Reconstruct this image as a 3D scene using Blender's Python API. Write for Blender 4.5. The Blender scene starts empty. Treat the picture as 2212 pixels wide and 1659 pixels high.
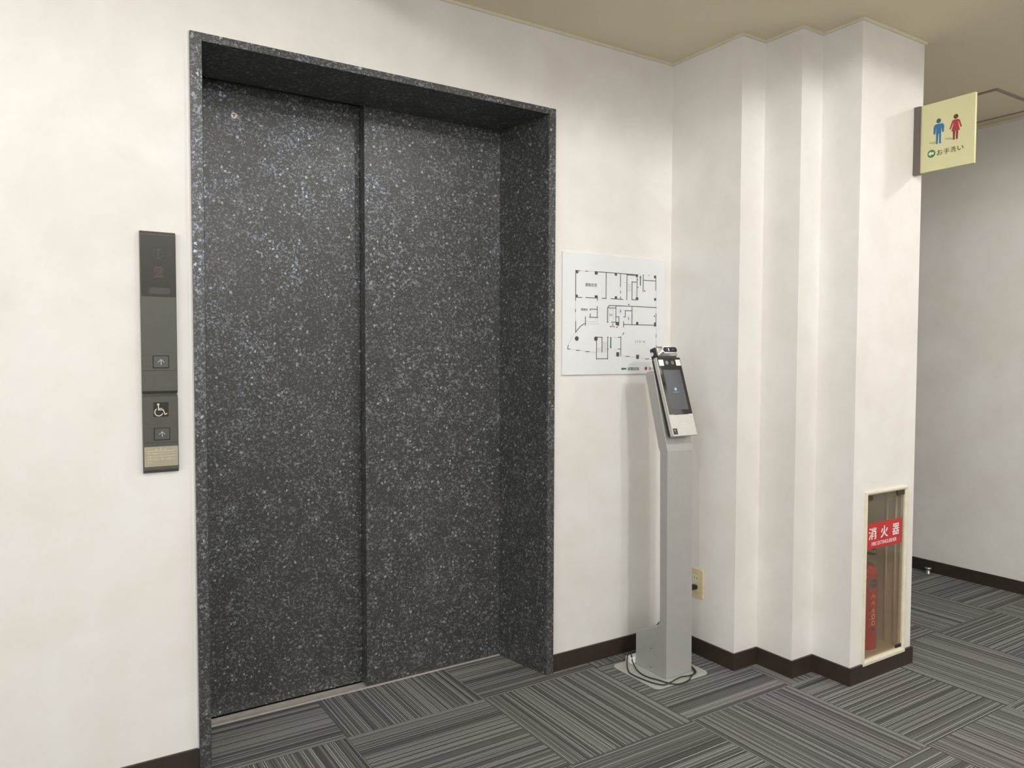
import bpy, bmesh, math, random
from mathutils import Vector, Matrix
random.seed(7)
S = bpy.context.scene
COL = S.collection

# ------------------------------------------------------------------ helpers
ORG = {}          # world offset of every object that parents others


class MB:
    """collects vertices and faces in world metres and links them as ONE mesh object"""
    def __init__(self):
        self.v, self.f, self.sm = [], [], []

    def add(self, vs, fs, smooth=False):
        n = len(self.v)
        self.v += [Vector(p) for p in vs]
        self.f += [[n + i for i in f] for f in fs]
        self.sm += [smooth] * len(fs)
        return self

    def box(self, x0, y0, z0, x1, y1, z1):
        vs = [(x, y, z) for z in (z0, z1) for y in (y0, y1) for x in (x0, x1)]
        return self.add(vs, [(0, 2, 3, 1), (4, 5, 7, 6), (0, 1, 5, 4), (2, 6, 7, 3), (0, 4, 6, 2), (1, 3, 7, 5)])

    def quad(self, *p):
        return self.add(p, [list(range(len(p)))])

    def prism(self, pts, d, smooth=False):
        """pts: planar 3D polygon, d: extrusion vector"""
        n = len(pts); d = Vector(d)
        a = [Vector(p) for p in pts]; b = [p + d for p in a]
        fs = [[i, (i + 1) % n, n + (i + 1) % n, n + i] for i in range(n)]
        self.add(a + b, fs, smooth)
        m = len(self.v) - 2 * n
        self.f += [[m + i for i in reversed(range(n))], [m + n + i for i in range(n)]]
        self.sm += [False, False]
        return self

    def cyl(self, c, axis, r, h, n=32, r2=None):
        c = Vector(c); ax = Vector(axis).normalized()
        t = ax.orthogonal().normalized(); b = ax.cross(t)
        r2 = r if r2 is None else r2
        ring = [t * math.cos(2 * math.pi * i / n) + b * math.sin(2 * math.pi * i / n) for i in range(n)]
        vs = [c + q * r for q in ring] + [c + ax * h + q * r2 for q in ring]
        self.add(vs, [[i, (i + 1) % n, n + (i + 1) % n, n + i] for i in range(n)], True)
        m = len(self.v) - 2 * n
        self.f += [[m + i for i in reversed(range(n))], [m + n + i for i in range(n)]]
        self.sm += [False, False]
        return self

    def lathe(self, c, prof, n=48):
        """prof: list of (r, z) from bottom to top about the vertical axis"""
        c = Vector(c); vs = []
        for r, z in prof:
            for i in range(n):
                a = 2 * math.pi * i / n
                vs.append(c + Vector((r * math.cos(a), r * math.sin(a), z)))
        fs = []
        for k in range(len(prof) - 1):
            for i in range(n):
                j = (i + 1) % n
                fs.append([k * n + i, k * n + j, (k + 1) * n + j, (k + 1) * n + i])
        self.add(vs, fs, True)
        m = len(self.v) - n * len(prof)
        self.f += [[m + i for i in reversed(range(n))], [m + (len(prof) - 1) * n + i for i in range(n)]]
        self.sm += [False, False]
        return self

    def loft(self, rings, smooth=True):
        n = len(rings[0]); vs = [p for r in rings for p in r]; fs = []
        for k in range(len(rings) - 1):
            for i in range(n):
                j = (i + 1) % n
                fs.append([k * n + i, k * n + j, (k + 1) * n + j, (k + 1) * n + i])
        self.add(vs, fs, smooth)
        m = len(self.v) - n * len(rings)
        self.f += [[m + i for i in reversed(range(n))], [m + (len(rings) - 1) * n + i for i in range(n)]]
        self.sm += [False, False]
        return self

    def tube(self, pts, r, n=10, sub=8):
        P = [Vector(p) for p in pts]; Q = []
        for i in range(len(P) - 1):
            p0 = P[max(i - 1, 0)]; p1 = P[i]; p2 = P[i + 1]; p3 = P[min(i + 2, len(P) - 1)]
            for s in range(sub):
                t = s / sub
                Q.append(0.5 * ((2 * p1) + (p2 - p0) * t + (2 * p0 - 5 * p1 + 4 * p2 - p3) * t * t + (3 * p1 - p0 - 3 * p2 + p3) * t ** 3))
        Q.append(P[-1])
        up = Vector((0, 0, 1)); rings = []
        side = None
        for i, q in enumerate(Q):
            d = (Q[min(i + 1, len(Q) - 1)] - Q[max(i - 1, 0)]).normalized()
            if side is None:
                side = d.orthogonal().normalized()
            side = (side - d * side.dot(d)).normalized()
            b = d.cross(side)
            rings.append([q + side * r * math.cos(2 * math.pi * k / n) + b * r * math.sin(2 * math.pi * k / n) for k in range(n)])
        return self.loft(rings)

    def build(self, name, mat, parent=None, bevel=0.0, seg=2, origin=None, flip=True):
        me = bpy.data.meshes.new(name)
        off = ORG[parent.name] if parent is not None else (Vector(origin) if origin is not None else Vector((0, 0, 0)))
        me.from_pydata([v - off for v in self.v], [], self.f)
        me.update()
        for p, s in zip(me.polygons, self.sm):
            p.use_smooth = s
        bm = bmesh.new(); bm.from_mesh(me)
        if flip:
            bmesh.ops.recalc_face_normals(bm, faces=bm.faces)
        if bevel > 0:
            ed = [e for e in bm.edges if len(e.link_faces) == 2 and e.calc_face_angle(0) > 0.6]
            bmesh.ops.bevel(bm, geom=ed, offset=bevel, segments=seg, profile=0.5, affect='EDGES', clamp_overlap=True)
        bm.to_mesh(me); bm.free()
        if mat is not None:
            for m in (mat if isinstance(mat, list) else [mat]):
                me.materials.append(m)
        o = bpy.data.objects.new(name, me); COL.objects.link(o)
        ORG[o.name] = off
        if parent is not None:
            o.parent = parent
        else:
            o.location = off
        return o


def tag(o, label, cat, group=None, kind=None):
    if label: o['label'] = label
    if cat: o['category'] = cat
    if group: o['group'] = group
    if kind: o['kind'] = kind
    return o


def thing(name, loc, label, cat, group=None):
    o = bpy.data.objects.new(name, None); COL.objects.link(o)
    o.empty_display_size = 0.05
    o.location = loc; ORG[o.name] = Vector(loc)
    return tag(o, label, cat, group)


def struct(mb, name, mat, **k):
    o = mb.build(name, mat, **k); o['kind'] = 'structure'
    return o


class Frame:
    """local 2D frame on a surface: p(x, y, n) -> world"""
    def __init__(self, o, r, u):
        self.o, self.r, self.u = Vector(o), Vector(r).normalized(), Vector(u).normalized()
        self.n = self.r.cross(self.u).normalized()

    def p(self, x, y, n=0.0):
        return self.o + self.r * x + self.u * y + self.n * n


def fbox(mb, F, x0, y0, x1, y1, n0, n1):
    return mb.prism([F.p(x0, y0, n0), F.p(x1, y0, n0), F.p(x1, y1, n0), F.p(x0, y1, n0)], F.n * (n1 - n0))


def fpoly(mb, F, pts, n0, n1):
    return mb.prism([F.p(x, y, n0) for x, y in pts], F.n * (n1 - n0))


def rrect(x0, y0, x1, y1, r, seg=6):
    out = []
    for cx, cy, a0 in ((x1 - r, y1 - r, 0), (x0 + r, y1 - r, 90), (x0 + r, y0 + r, 180), (x1 - r, y0 + r, 270)):
        for i in range(seg + 1):
            a = math.radians(a0 + 90 * i / seg)
            out.append((cx + r * math.cos(a), cy + r * math.sin(a)))
    return out


def disc(cx, cy, rx, ry=None, n=28):
    ry = rx if ry is None else ry
    return [(cx + rx * math.cos(2 * math.pi * i / n), cy + ry * math.sin(2 * math.pi * i / n)) for i in range(n)]


_lift = [0]


def stroke(mb, F, pts, w, n0, n1):
    """one mitred ribbon along a polyline; successive ribbons sit a hair apart in height"""
    _lift[0] = (_lift[0] + 1) % 6
    n1 = n1 + _lift[0] * 4e-5
    P = [Vector(q) for q in pts]
    closed = len(P) > 3 and (P[0] - P[-1]).length < 1e-6
    m = len(P); L, R_ = [], []
    for k, q in enumerate(P):
        a = P[k - 1] if k > 0 else (P[-2] if closed else None)
        c = P[k + 1] if k < m - 1 else (P[1] if closed else None)
        d0 = (q - a).normalized() if a is not None else None
        d1 = (c - q).normalized() if c is not None else None
        if d0 is None: d0 = d1
        if d1 is None: d1 = d0
        t = (d0 + d1)
        t = t.normalized() if t.length > 1e-6 else d1
        nr = Vector((-t.y, t.x)); k2 = max(.45, nr.dot(Vector((-d1.y, d1.x))))
        e = w / 2 / k2
        sh = Vector((0, 0))
        if not closed and k == 0: sh = -d1 * w * .45
        if not closed and k == m - 1: sh = d0 * w * .45
        L.append(q + sh + nr * e); R_.append(q + sh - nr * e)
    vs = [F.p(p.x, p.y, n) for n in (n0, n1) for s in (L, R_) for p in s]
    fs = []
    for k in range(m - 1):
        fs += [(k, k + 1, m + k + 1, m + k), (2 * m + k, 3 * m + k, 3 * m + k + 1, 2 * m + k + 1),
               (k, 2 * m + k, 2 * m + k + 1, k + 1), (m + k, m + k + 1, 3 * m + k + 1, 3 * m + k)]
    if not closed:
        fs += [(0, m, 3 * m, 2 * m), (m - 1, 3 * m - 1, 4 * m - 1, 2 * m - 1)]
    return mb.add(vs, fs)


_tc = {}


def glyphs(txt, bold=0.0, spacing=1.0):
    """outline mesh of a line of lettering in its own xy plane"""
    key = (txt, bold, spacing)
    if key in _tc: return _tc[key]
    cu = bpy.data.curves.new('lettering', 'FONT')
    cu.body = txt; cu.size = 1.0; cu.offset = bold; cu.space_character = spacing
    cu.resolution_u = 4; cu.extrude = 0.02; cu.fill_mode = 'BOTH'
    ob = bpy.data.objects.new('lettering_curve', cu); COL.objects.link(ob)
    dg = bpy.context.evaluated_depsgraph_get(); dg.update()
    me = ob.evaluated_get(dg).to_mesh()
    vs = [tuple(v.co) for v in me.vertices]; fs = [list(p.vertices) for p in me.polygons]
    ob.evaluated_get(dg).to_mesh_clear()
    bpy.data.objects.remove(ob); bpy.data.curves.remove(cu)
    _tc[key] = (vs, fs)
    return vs, fs


def write(mb, F, txt, x0, y0, x1, y1, n0, t=0.0004, bold=0.0, fit='both', spacing=1.0, fmap=None):
    vs, fs = glyphs(txt, 0.0, spacing)
    if bold > 0 and vs:                    # heavier weight: overprint a hair to either side
        e = bold * .45 * (y1 - y0)
        for q, dx in enumerate((-e, e)):
            write(mb, F, txt, x0 + dx, y0, x1 + dx, y1, n0 + q * .00005, t, 0.0, fit, spacing, fmap)
        return mb
    if not vs: return mb
    ax, bx = min(v[0] for v in vs), max(v[0] for v in vs)
    ay, by = min(v[1] for v in vs), max(v[1] for v in vs)
    sx = (x1 - x0) / max(bx - ax, 1e-6); sy = (y1 - y0) / max(by - ay, 1e-6)
    if fit == 'w': sy = sx
    if fit == 'h': sx = sy
    cx, cy = (x0 + x1) / 2, (y0 + y1) / 2
    mx, my = (ax + bx) / 2, (ay + by) / 2
    put = fmap or (lambda x, y, n: F.p(x, y, n))
    out = [put(cx + (v[0] - mx) * sx, cy + (v[1] - my) * sy, n0 + (t if v[2] > 0 else 0)) for v in vs]
    return mb.add(out, fs)


# ------------------------------------------------------------------ materials
def srgb(r, g, b):
    f = lambda c: (c / 255 / 12.92) if c / 255 <= 0.04045 else ((c / 255 + 0.055) / 1.055) ** 2.4
    return (f(r), f(g), f(b), 1)


class NT:
    def __init__(self, name):
        self.m = bpy.data.materials.new(name); self.m.use_nodes = True
        self.t = self.m.node_tree; self.n = self.t.nodes; self.l = self.t.links
        self.bsdf = self.n['Principled BSDF']

    def node(self, typ, **k):
        n = self.n.new(typ)
        for a, b in k.items(): setattr(n, a, b)
        return n

    def put(self, sock, v):
        if isinstance(v, bpy.types.NodeSocket): self.l.new(v, sock)
        else: sock.default_value = v

    def math(self, op, a, b=0.0, c=0.0, clamp=False):
        n = self.node('ShaderNodeMath', operation=op, use_clamp=clamp)
        self.put(n.inputs[0], a); self.put(n.inputs[1], b)
        if len(n.inputs) > 2: self.put(n.inputs[2], c)
        return n.outputs[0]

    def noise(self, vec, scale, detail=2.0, rough=.5, dim='3D', w=None, dist=0.0):
        n = self.node('ShaderNodeTexNoise', noise_dimensions=dim)
        if vec is not None and dim != '1D': self.l.new(vec, n.inputs['Vector'])
        if w is not None: self.put(n.inputs['W'], w)
        n.inputs['Scale'].default_value = scale; n.inputs['Detail'].default_value = detail
        n.inputs['Roughness'].default_value = rough; n.inputs['Distortion'].default_value = dist
        return n

    def voro(self, vec, scale, feature='F1'):
        n = self.node('ShaderNodeTexVoronoi', feature=feature)
        self.l.new(vec, n.inputs['Vector']); n.inputs['Scale'].default_value = scale
        return n

    def ramp(self, f, stops, interp='LINEAR'):
        n = self.node('ShaderNodeValToRGB'); self.put(n.inputs[0], f)
        e = n.color_ramp.elements; n.color_ramp.interpolation = interp
        while len(e) < len(stops): e.new(0.5)
        for k, (p, c) in zip(e, stops):
            k.position = p; k.color = c if len(c) == 4 else (*c, 1)
        return n.outputs[0]

    def mix(self, f, a, b, mode='MIX'):
        n = self.node('ShaderNodeMix', data_type='RGBA', blend_type=mode)
        self.put(n.inputs[0], f); self.put(n.inputs[6], a); self.put(n.inputs[7], b)
        return n.outputs[2]

    def set(self, **k):
        for a, b in k.items(): self.put(self.bsdf.inputs[a.replace('_', ' ')], b)
        return self.m

    def bump(self, h, dist, strength=1.0):
        n = self.node('ShaderNodeBump'); n.inputs['Distance'].default_value = dist
        n.inputs['Strength'].default_value = strength
        self.l.new(h, n.inputs['Height']); self.l.new(n.outputs[0], self.bsdf.inputs['Normal'])

    def pos(self):
        return self.node('ShaderNodeNewGeometry').outputs['Position']


def plain(name, col, rough=.5, metal=0.0, spec=.5, var=.04, vscale=40, bump=0.0):
    """procedural plain finish: a base colour with faint mottling"""
    t = NT(name); p = t.pos()
    n = t.noise(p, vscale, 3)
    lo = tuple(c * (1 - var) for c in col[:3]) + (1,); hi = tuple(min(1, c * (1 + var)) for c in col[:3]) + (1,)
    t.set(Base_Color=t.ramp(n.outputs[0], [(.3, lo), (.7, hi)]), Roughness=rough, Metallic=metal)
    t.bsdf.inputs['Specular IOR Level'].default_value = spec
    if bump: t.bump(t.noise(p, vscale * 8, 2).outputs[0], bump)
    return t.m


def glow(name, col, strength, base=(0, 0, 0, 1)):
    t = NT(name); t.set(Base_Color=base, Roughness=.4)
    t.bsdf.inputs['Emission Color'].default_value = col
    t.bsdf.inputs['Emission Strength'].default_value = strength
    return t.m


def wallpaper(name, col, amt=.055):
    t = NT(name); p = t.pos()
    a = t.noise(p, 3.2, 4, .55, dist=.6).outputs[0]
    b = t.noise(p, 9.0, 3, .5).outputs[0]
    k = t.math('ADD', t.math('MULTIPLY', a, .7), t.math('MULTIPLY', b, .3))
    lo = (col[0] * (1 - amt), col[1] * (1 - amt * 1.2), col[2] * (1 - amt * 1.5), 1)
    hi = (col[0] * (1 + amt * .5), col[1] * (1 + amt * .5), col[2] * (1 + amt * .5), 1)
    t.set(Base_Color=t.ramp(k, [(.36, lo), (.62, hi)]), Roughness=.7)
    t.bsdf.inputs['Specular IOR Level'].default_value = .25
    return t.m


def granite_laminate():
    t = NT('speckled_granite_laminate'); p = t.pos()
    w = t.noise(p, 210, 2, .6)
    vm = t.node('ShaderNodeVectorMath', operation='MULTIPLY_ADD')
    t.l.new(w.outputs['Color'], vm.inputs[0]); vm.inputs[1].default_value = (.011, .011, .011); t.l.new(p, vm.inputs[2])
    q = vm.outputs[0]

    def sep(v):
        s = t.node('ShaderNodeSeparateColor'); t.l.new(v.outputs['Color'], s.inputs[0]); return s
    # angular chips
    v = t.voro(q, 80); s = sep(v)
    on = t.math('GREATER_THAN', s.outputs[0], .845)
    inside = t.math('LESS_THAN', v.outputs['Distance'], t.math('MULTIPLY_ADD', s.outputs[2], .22, .17))
    chips = t.math('MULTIPLY', t.math('MULTIPLY', on, inside), t.math('MULTIPLY_ADD', s.outputs[1], .60, .40))
    # ragged flecks in loose drifts
    tone = sep(t.voro(q, 150))
    drift = t.noise(p, 16, 3, .6).outputs[0]
    def flecks(scale, lo, hi, det=3):
        n = t.noise(q, scale, det, .62).outputs[0]
        n = t.math('ADD', n, t.math('MULTIPLY', t.math('SUBTRACT', drift, .5), .16))
        return t.math('MULTIPLY', t.ramp(n, [(lo, (0, 0, 0)), (hi, (1, 1, 1))]), t.math('MULTIPLY_ADD', tone.outputs[0], .75, .25))
    f1 = flecks(88, .565, .61)
    f2 = flecks(185, .560, .615, 2)
    grain = t.noise(p, 400, 4, .85).outputs[0]
    cloud = t.noise(p, 6, 4, .65).outputs[0]
    base = t.ramp(grain, [(.36, (.013, .0135, .0125)), (.51, (.037, .0375, .0355)), (.60, (.082, .083, .080)), (.70, (.17, .171, .166))])
    base = t.mix(t.math('MULTIPLY', t.ramp(cloud, [(.40, (0, 0, 0)), (.60, (1, 1, 1))]), .35), base, (.030, .031, .030, 1))
    c1 = t.mix(t.math('MULTIPLY', f2, .75), base, (.235, .236, .231, 1))
    c2 = t.mix(t.math('MULTIPLY', f1, .70), c1, (.225, .230, .229, 1))
    c3 = t.mix(t.math('MULTIPLY', chips, .95), c2, (.38, .385, .38, 1))
    fl = t.math('MAXIMUM', t.math('MAXIMUM', chips, f1), t.math('MULTIPLY', f2, .7))
    t.set(Base_Color=c3, Roughness=.33)
    t.bsdf.inputs['Specular IOR Level'].default_value = .45
    t.bump(t.noise(q, 300, 3, .6).outputs[0], .0010, .35)
    # pearly mica in the flecks: a cool metallic sheen under the lamps
    g = t.node('ShaderNodeBsdfGlossy'); g.inputs['Roughness'].default_value = .36
    g.inputs[0].default_value = (.62, .73, 1.0, 1)
    mx = t.node('ShaderNodeMixShader')
    t.put(mx.inputs[0], t.math('MULTIPLY', fl, t.ramp(cloud, [(.42, (.05, .05, .05)), (.62, (.20, .20, .20))])))
    t.l.new(t.bsdf.outputs[0], mx.inputs[1]); t.l.new(g.outputs[0], mx.inputs[2])
    t.l.new(mx.outputs[0], t.n['Material Output'].inputs['Surface'])
    return t.m


def carpet():
    t = NT('striped_carpet_tile'); p = t.pos()
    s = t.node('ShaderNodeSeparateXYZ'); t.l.new(p, s.inputs[0])
    x = t.math('DIVIDE', t.math('SUBTRACT', s.outputs[0], .8225), .4945)
    y = t.math('DIVIDE', t.math('ADD', s.outputs[1], .0575), .4985)
    ix, iy = t.math('FLOOR', x), t.math('FLOOR', y)
    fx, fy = t.math('SUBTRACT', x, ix), t.math('SUBTRACT', y, iy)
    par = t.math('FLOORED_MODULO', t.math('ADD', ix, iy), 2.0)     # 0: stripes run along Y
    par = t.math('GREATER_THAN', par, .5)
    inv = t.math('SUBTRACT', 1.0, par)
    u = t.math('ADD', t.math('MULTIPLY', fx, inv), t.math('MULTIPLY', fy, par))
    v = t.math('ADD', t.math('MULTIPLY', fy, inv), t.math('MULTIPLY', fx, par))
    h = t.node('ShaderNodeTexWhiteNoise', noise_dimensions='2D')
    cv = t.node('ShaderNodeCombineXYZ'); t.l.new(ix, cv.inputs[0]); t.l.new(iy, cv.inputs[1])
    t.l.new(cv.outputs[0], h.inputs['Vector'])
    off = t.math('MULTIPLY', h.outputs['Value'], 40.0)
    uu = t.math('ADD', u, off)
    # tufted ribs: ~ 5 mm rows, each a random tone, in slow bands
    wob = t.noise(p, 60, 2, .6).outputs[0]
    uw = t.math('ADD', uu, t.math('MULTIPLY', t.math('SUBTRACT', wob, .5), .0060))
    rib = t.math('FLOOR', t.math('MULTIPLY', uw, 150.0))
    wn = t.node('ShaderNodeTexWhiteNoise', noise_dimensions='1D'); t.l.new(rib, wn.inputs['W'])
    band = t.noise(None, 7.0, 2, .6, dim='1D', w=uu).outputs[0]
    odd = t.math('FLOORED_MODULO', rib, 2.0)
    odd = t.math('GREATER_THAN', odd, .5)
    amp = t.math('MULTIPLY_ADD', odd, .46, .42)
    k = t.math('ADD', t.math('MULTIPLY', wn.outputs['Value'], amp), t.math('ADD', t.math('MULTIPLY', band, .34), t.math('MULTIPLY', odd, .06)))
    fibre = t.noise(p, 420, 2, .7).outputs[0]
    k = t.math('ADD', k, t.math('MULTIPLY', t.math('SUBTRACT', fibre, .5), .55))
    tone = t.ramp(k, [(.12, (.045, .044, .044)), (.34, (.094, .092, .091)), (.58, (.140, .137, .135)), (.74, (.235, .231, .226)), (.95, (.36, .355, .347))])
    hue = t.noise(p, 2.2, 2, .5).outputs['Color']
    tone = t.mix(.06, tone, hue, 'OVERLAY')
    # seams where the tiles butt
    def seam(f):
        return t.math('LESS_THAN', t.math('MINIMUM', f, t.math('SUBTRACT', 1.0, f)), .0020)
    sm = t.math('MAXIMUM', seam(fx), seam(fy))
    tone = t.mix(t.math('MULTIPLY', sm, .45), tone, (.03, .03, .03, 1))
    t.set(Base_Color=tone, Roughness=.95)
    t.bsdf.inputs['Specular IOR Level'].default_value = .15
    t.bump(t.math('ADD', t.math('MULTIPLY', k, .6), t.math('MULTIPLY', fibre, .5)), .003, .45)
    return t.m


def tinted_glass():
    t = NT('tinted_acrylic'); p = t.pos()
    tr = t.node('ShaderNodeBsdfTransparent')
    t.l.new(t.ramp(t.noise(p, 3, 2).outputs[0], [(.3, (.86, .83, .76)), (.7, (.90, .87, .80))]), tr.inputs[0])
    gl = t.node('ShaderNodeBsdfGlossy'); gl.inputs['Roughness'].default_value = .06
    gl.inputs[0].default_value = (.9, .9, .9, 1)
    fr = t.node('ShaderNodeFresnel'); fr.inputs[0].default_value = 1.45
    mx = t.node('ShaderNodeMixShader')
    ge = t.node('ShaderNodeNewGeometry')
    t.l.new(t.math('MULTIPLY', fr.outputs[0], t.math('SUBTRACT', 1.0, ge.outputs['Backfacing'])), mx.inputs[0])
    t.l.new(tr.outputs[0], mx.inputs[1]); t.l.new(gl.outputs[0], mx.inputs[2])
    hz = t.node('ShaderNodeBsdfDiffuse'); hz.inputs[0].default_value = (.62, .60, .54, 1)      # glare on the sheet, put in as a pale diffuse veil
    m2 = t.node('ShaderNodeMixShader'); m2.inputs[0].default_value = .055
    t.l.new(mx.outputs[0], m2.inputs[1]); t.l.new(hz.outputs[0], m2.inputs[2])
    t.l.new(m2.outputs[0], t.n['Material Output'].inputs['Surface'])
    return t.m


M = dict(
    wall=wallpaper('cloudy_vinyl_wallpaper', (.81, .793, .762)),
    ceiling=wallpaper('cream_ceiling_board', (.77, .69, .51), .015),
    granite=granite_laminate(),
    carpet=carpet(),
    skirting=plain('dark_brown_vinyl_skirting', srgb(52, 43, 37), .45, var=.12, vscale=25),
    trim=plain('cream_ceiling_trim', (.74, .68, .55), .5),
    aluminium=plain('brushed_aluminium', (.62, .59, .56), .38, .45, var=.08),
    dark_gap=plain('shadow_gap_black', (.006, .006, .006), .7),
    panel=plain('charcoal_metal', srgb(76, 75, 69), .45, .15, var=.05),
    display=plain('smoked_black_acrylic', srgb(42, 39, 34), .35, spec=.3, var=.05),
    display_dim=plain('unlit_led_window', srgb(40, 35, 31), .25),
    button=plain('grey_button_face', srgb(76, 77, 74), .4, .15),
    btn_gap=plain('button_surround_black', srgb(26, 23, 18), .6),
    arrow=plain('pale_grey_print', srgb(168, 168, 160), .5),
    cream_print=plain('cream_print', srgb(214, 208, 188), .5),
    plate=plain('champagne_plate', srgb(163, 155, 134), .4, .15),
    led=glow('dim_orange_led', srgb(190, 96, 52), .22, srgb(90, 50, 34)),
    led_off=plain('unlit_led_dot', srgb(66, 60, 54), .5),
    board=plain('white_board', (.78, .80, .815), .45, var=.01),
    board_edge=plain('white_foam_edge', (.72, .71, .69), .6),
    ink=plain('dark_grey_ink', srgb(78, 76, 73), .6),
    ink_light=plain('light_grey_ink', srgb(168, 167, 164), .6),
    green=plain('green_ink', srgb(28, 116, 74), .55),
    red_ink=plain('red_ink', srgb(176, 50, 48), .55),
    brown_ink=plain('maroon_ink', srgb(112, 50, 46), .55),
    wc_blue=plain('pale_blue_ink', srgb(190, 200, 214), .6),
    wc_pink=plain('pale_pink_ink', srgb(214, 196, 196), .6),
    silver=plain('silver_paint', srgb(172, 171, 168), .38, .55, var=.03),
    grey_steel=plain('grey_powder_coat', srgb(174, 173, 170), .42, .20, var=.02),
    base_steel=plain('light_grey_powder_coat', srgb(182, 181, 177), .45, .1, var=.03),
    chrome=plain('satin_chrome', (.68, .67, .65), .2, .9, var=.03),
    face_silver=plain('silver_front_plastic', srgb(200, 199, 194), .4, .15, var=.02),
    black=plain('black_plastic', srgb(30, 29, 28), .4),
    glass=plain('black_front_glass', srgb(34, 32, 32), .06, var=.05),
    screen=glow('screen_reflection_grey', srgb(96, 98, 104), .16, srgb(62, 63, 67)),  # even grey glow stands in for the room reflected in the screen
    logo=glow('screen_logo_blue', srgb(96, 178, 225), .9),
    logo_core=glow('screen_logo_white', srgb(226, 240, 250), 1.0),
    lamp=plain('white_lamp_window', (.86, .85, .83), .35),
    lens=plain('grey_lens', srgb(92, 88, 87), .2),
    blue_led=glow('dark_blue_led_strip', srgb(34, 34, 96), .35),
    faint=plain('faint_print', srgb(214, 214, 210), .5),
    white=plain('white_plastic', (.82, .81, .78), .4),
    cable=plain('black_cable', srgb(36, 35, 34), .45),
    ivory=plain('ivory_plate', srgb(216, 202, 160), .4),
    ivory_light=plain('ivory_socket', srgb(226, 218, 192), .4),
    slot=plain('dark_slot', srgb(44, 40, 34), .6),
    frame_cream=plain('cream_enamel_frame', srgb(226, 220, 198), .4),
    liner=plain('beige_steel_liner', (.60, .54, .43), .38, .25, var=.06, vscale=12),
    acrylic=tinted_glass(),
    red_label=plain('red_sticker', srgb(186, 44, 44), .45, var=.02),
    white_print=plain('white_print', (.85, .84, .84), .5),
    clip=plain('dark_bronze_clip', srgb(58, 48, 24), .35, .3),
    ext_red=plain('red_enamel', srgb(190, 28, 34), .28, var=.04),
    ext_dark=plain('dark_valve_metal', srgb(70, 62, 50), .4, .4),
    ext_pink=plain('pale_pink_print', srgb(240, 176, 170), .5),
    ext_silver=plain('silver_badge_print', srgb(170, 150, 146), .35, .3),
    ext_badge_dark=plain('dark_badge_print', srgb(96, 70, 66), .4),
    orange=plain('amber_print', srgb(224, 158, 50), .5),
    sign=plain('pale_cream_acrylic', srgb(204, 200, 156), .45, var=.01),
    bronze=plain('grey_bronze_bracket', srgb(112, 102, 96), .4, .4),
    male=plain('blue_pictogram', srgb(48, 106, 146), .5),
    male_head=plain('navy_pictogram', srgb(58, 84, 100), .5),
    female=plain('red_pictogram', srgb(162, 50, 56), .5),
    female_head=plain('maroon_pictogram', srgb(92, 48, 36), .5),
    female_leg=plain('brown_red_pictogram', srgb(120, 48, 44), .5),
    print_grey=plain('pale_grey_print_mark', srgb(172, 168, 136), .6),
    sign_green=plain('dark_green_print', srgb(66, 112, 64), .5),
    sign_pale=plain('pale_green_print', srgb(206, 218, 176), .5),
    sign_ink=plain('dark_brown_ink', srgb(58, 48, 26), .55),
    badge=plain('cream_plastic_badge', srgb(226, 216, 196), .4),
    hatch=plain('grey_hatch_frame', srgb(150, 140, 124), .45, .2),
    steel=plain('worn_steel', (.45, .43, .40), .3, .85),
    fill_daylight=glow('fill_daylight_pane', (.96, .975, 1.0, 1), 2.5, (.3, .32, .34, 1)),  # glowing panes of the added windows, out of view
    lamp_white=plain('grey_coffer_paint', (.66, .63, .57), .6),
)
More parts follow.
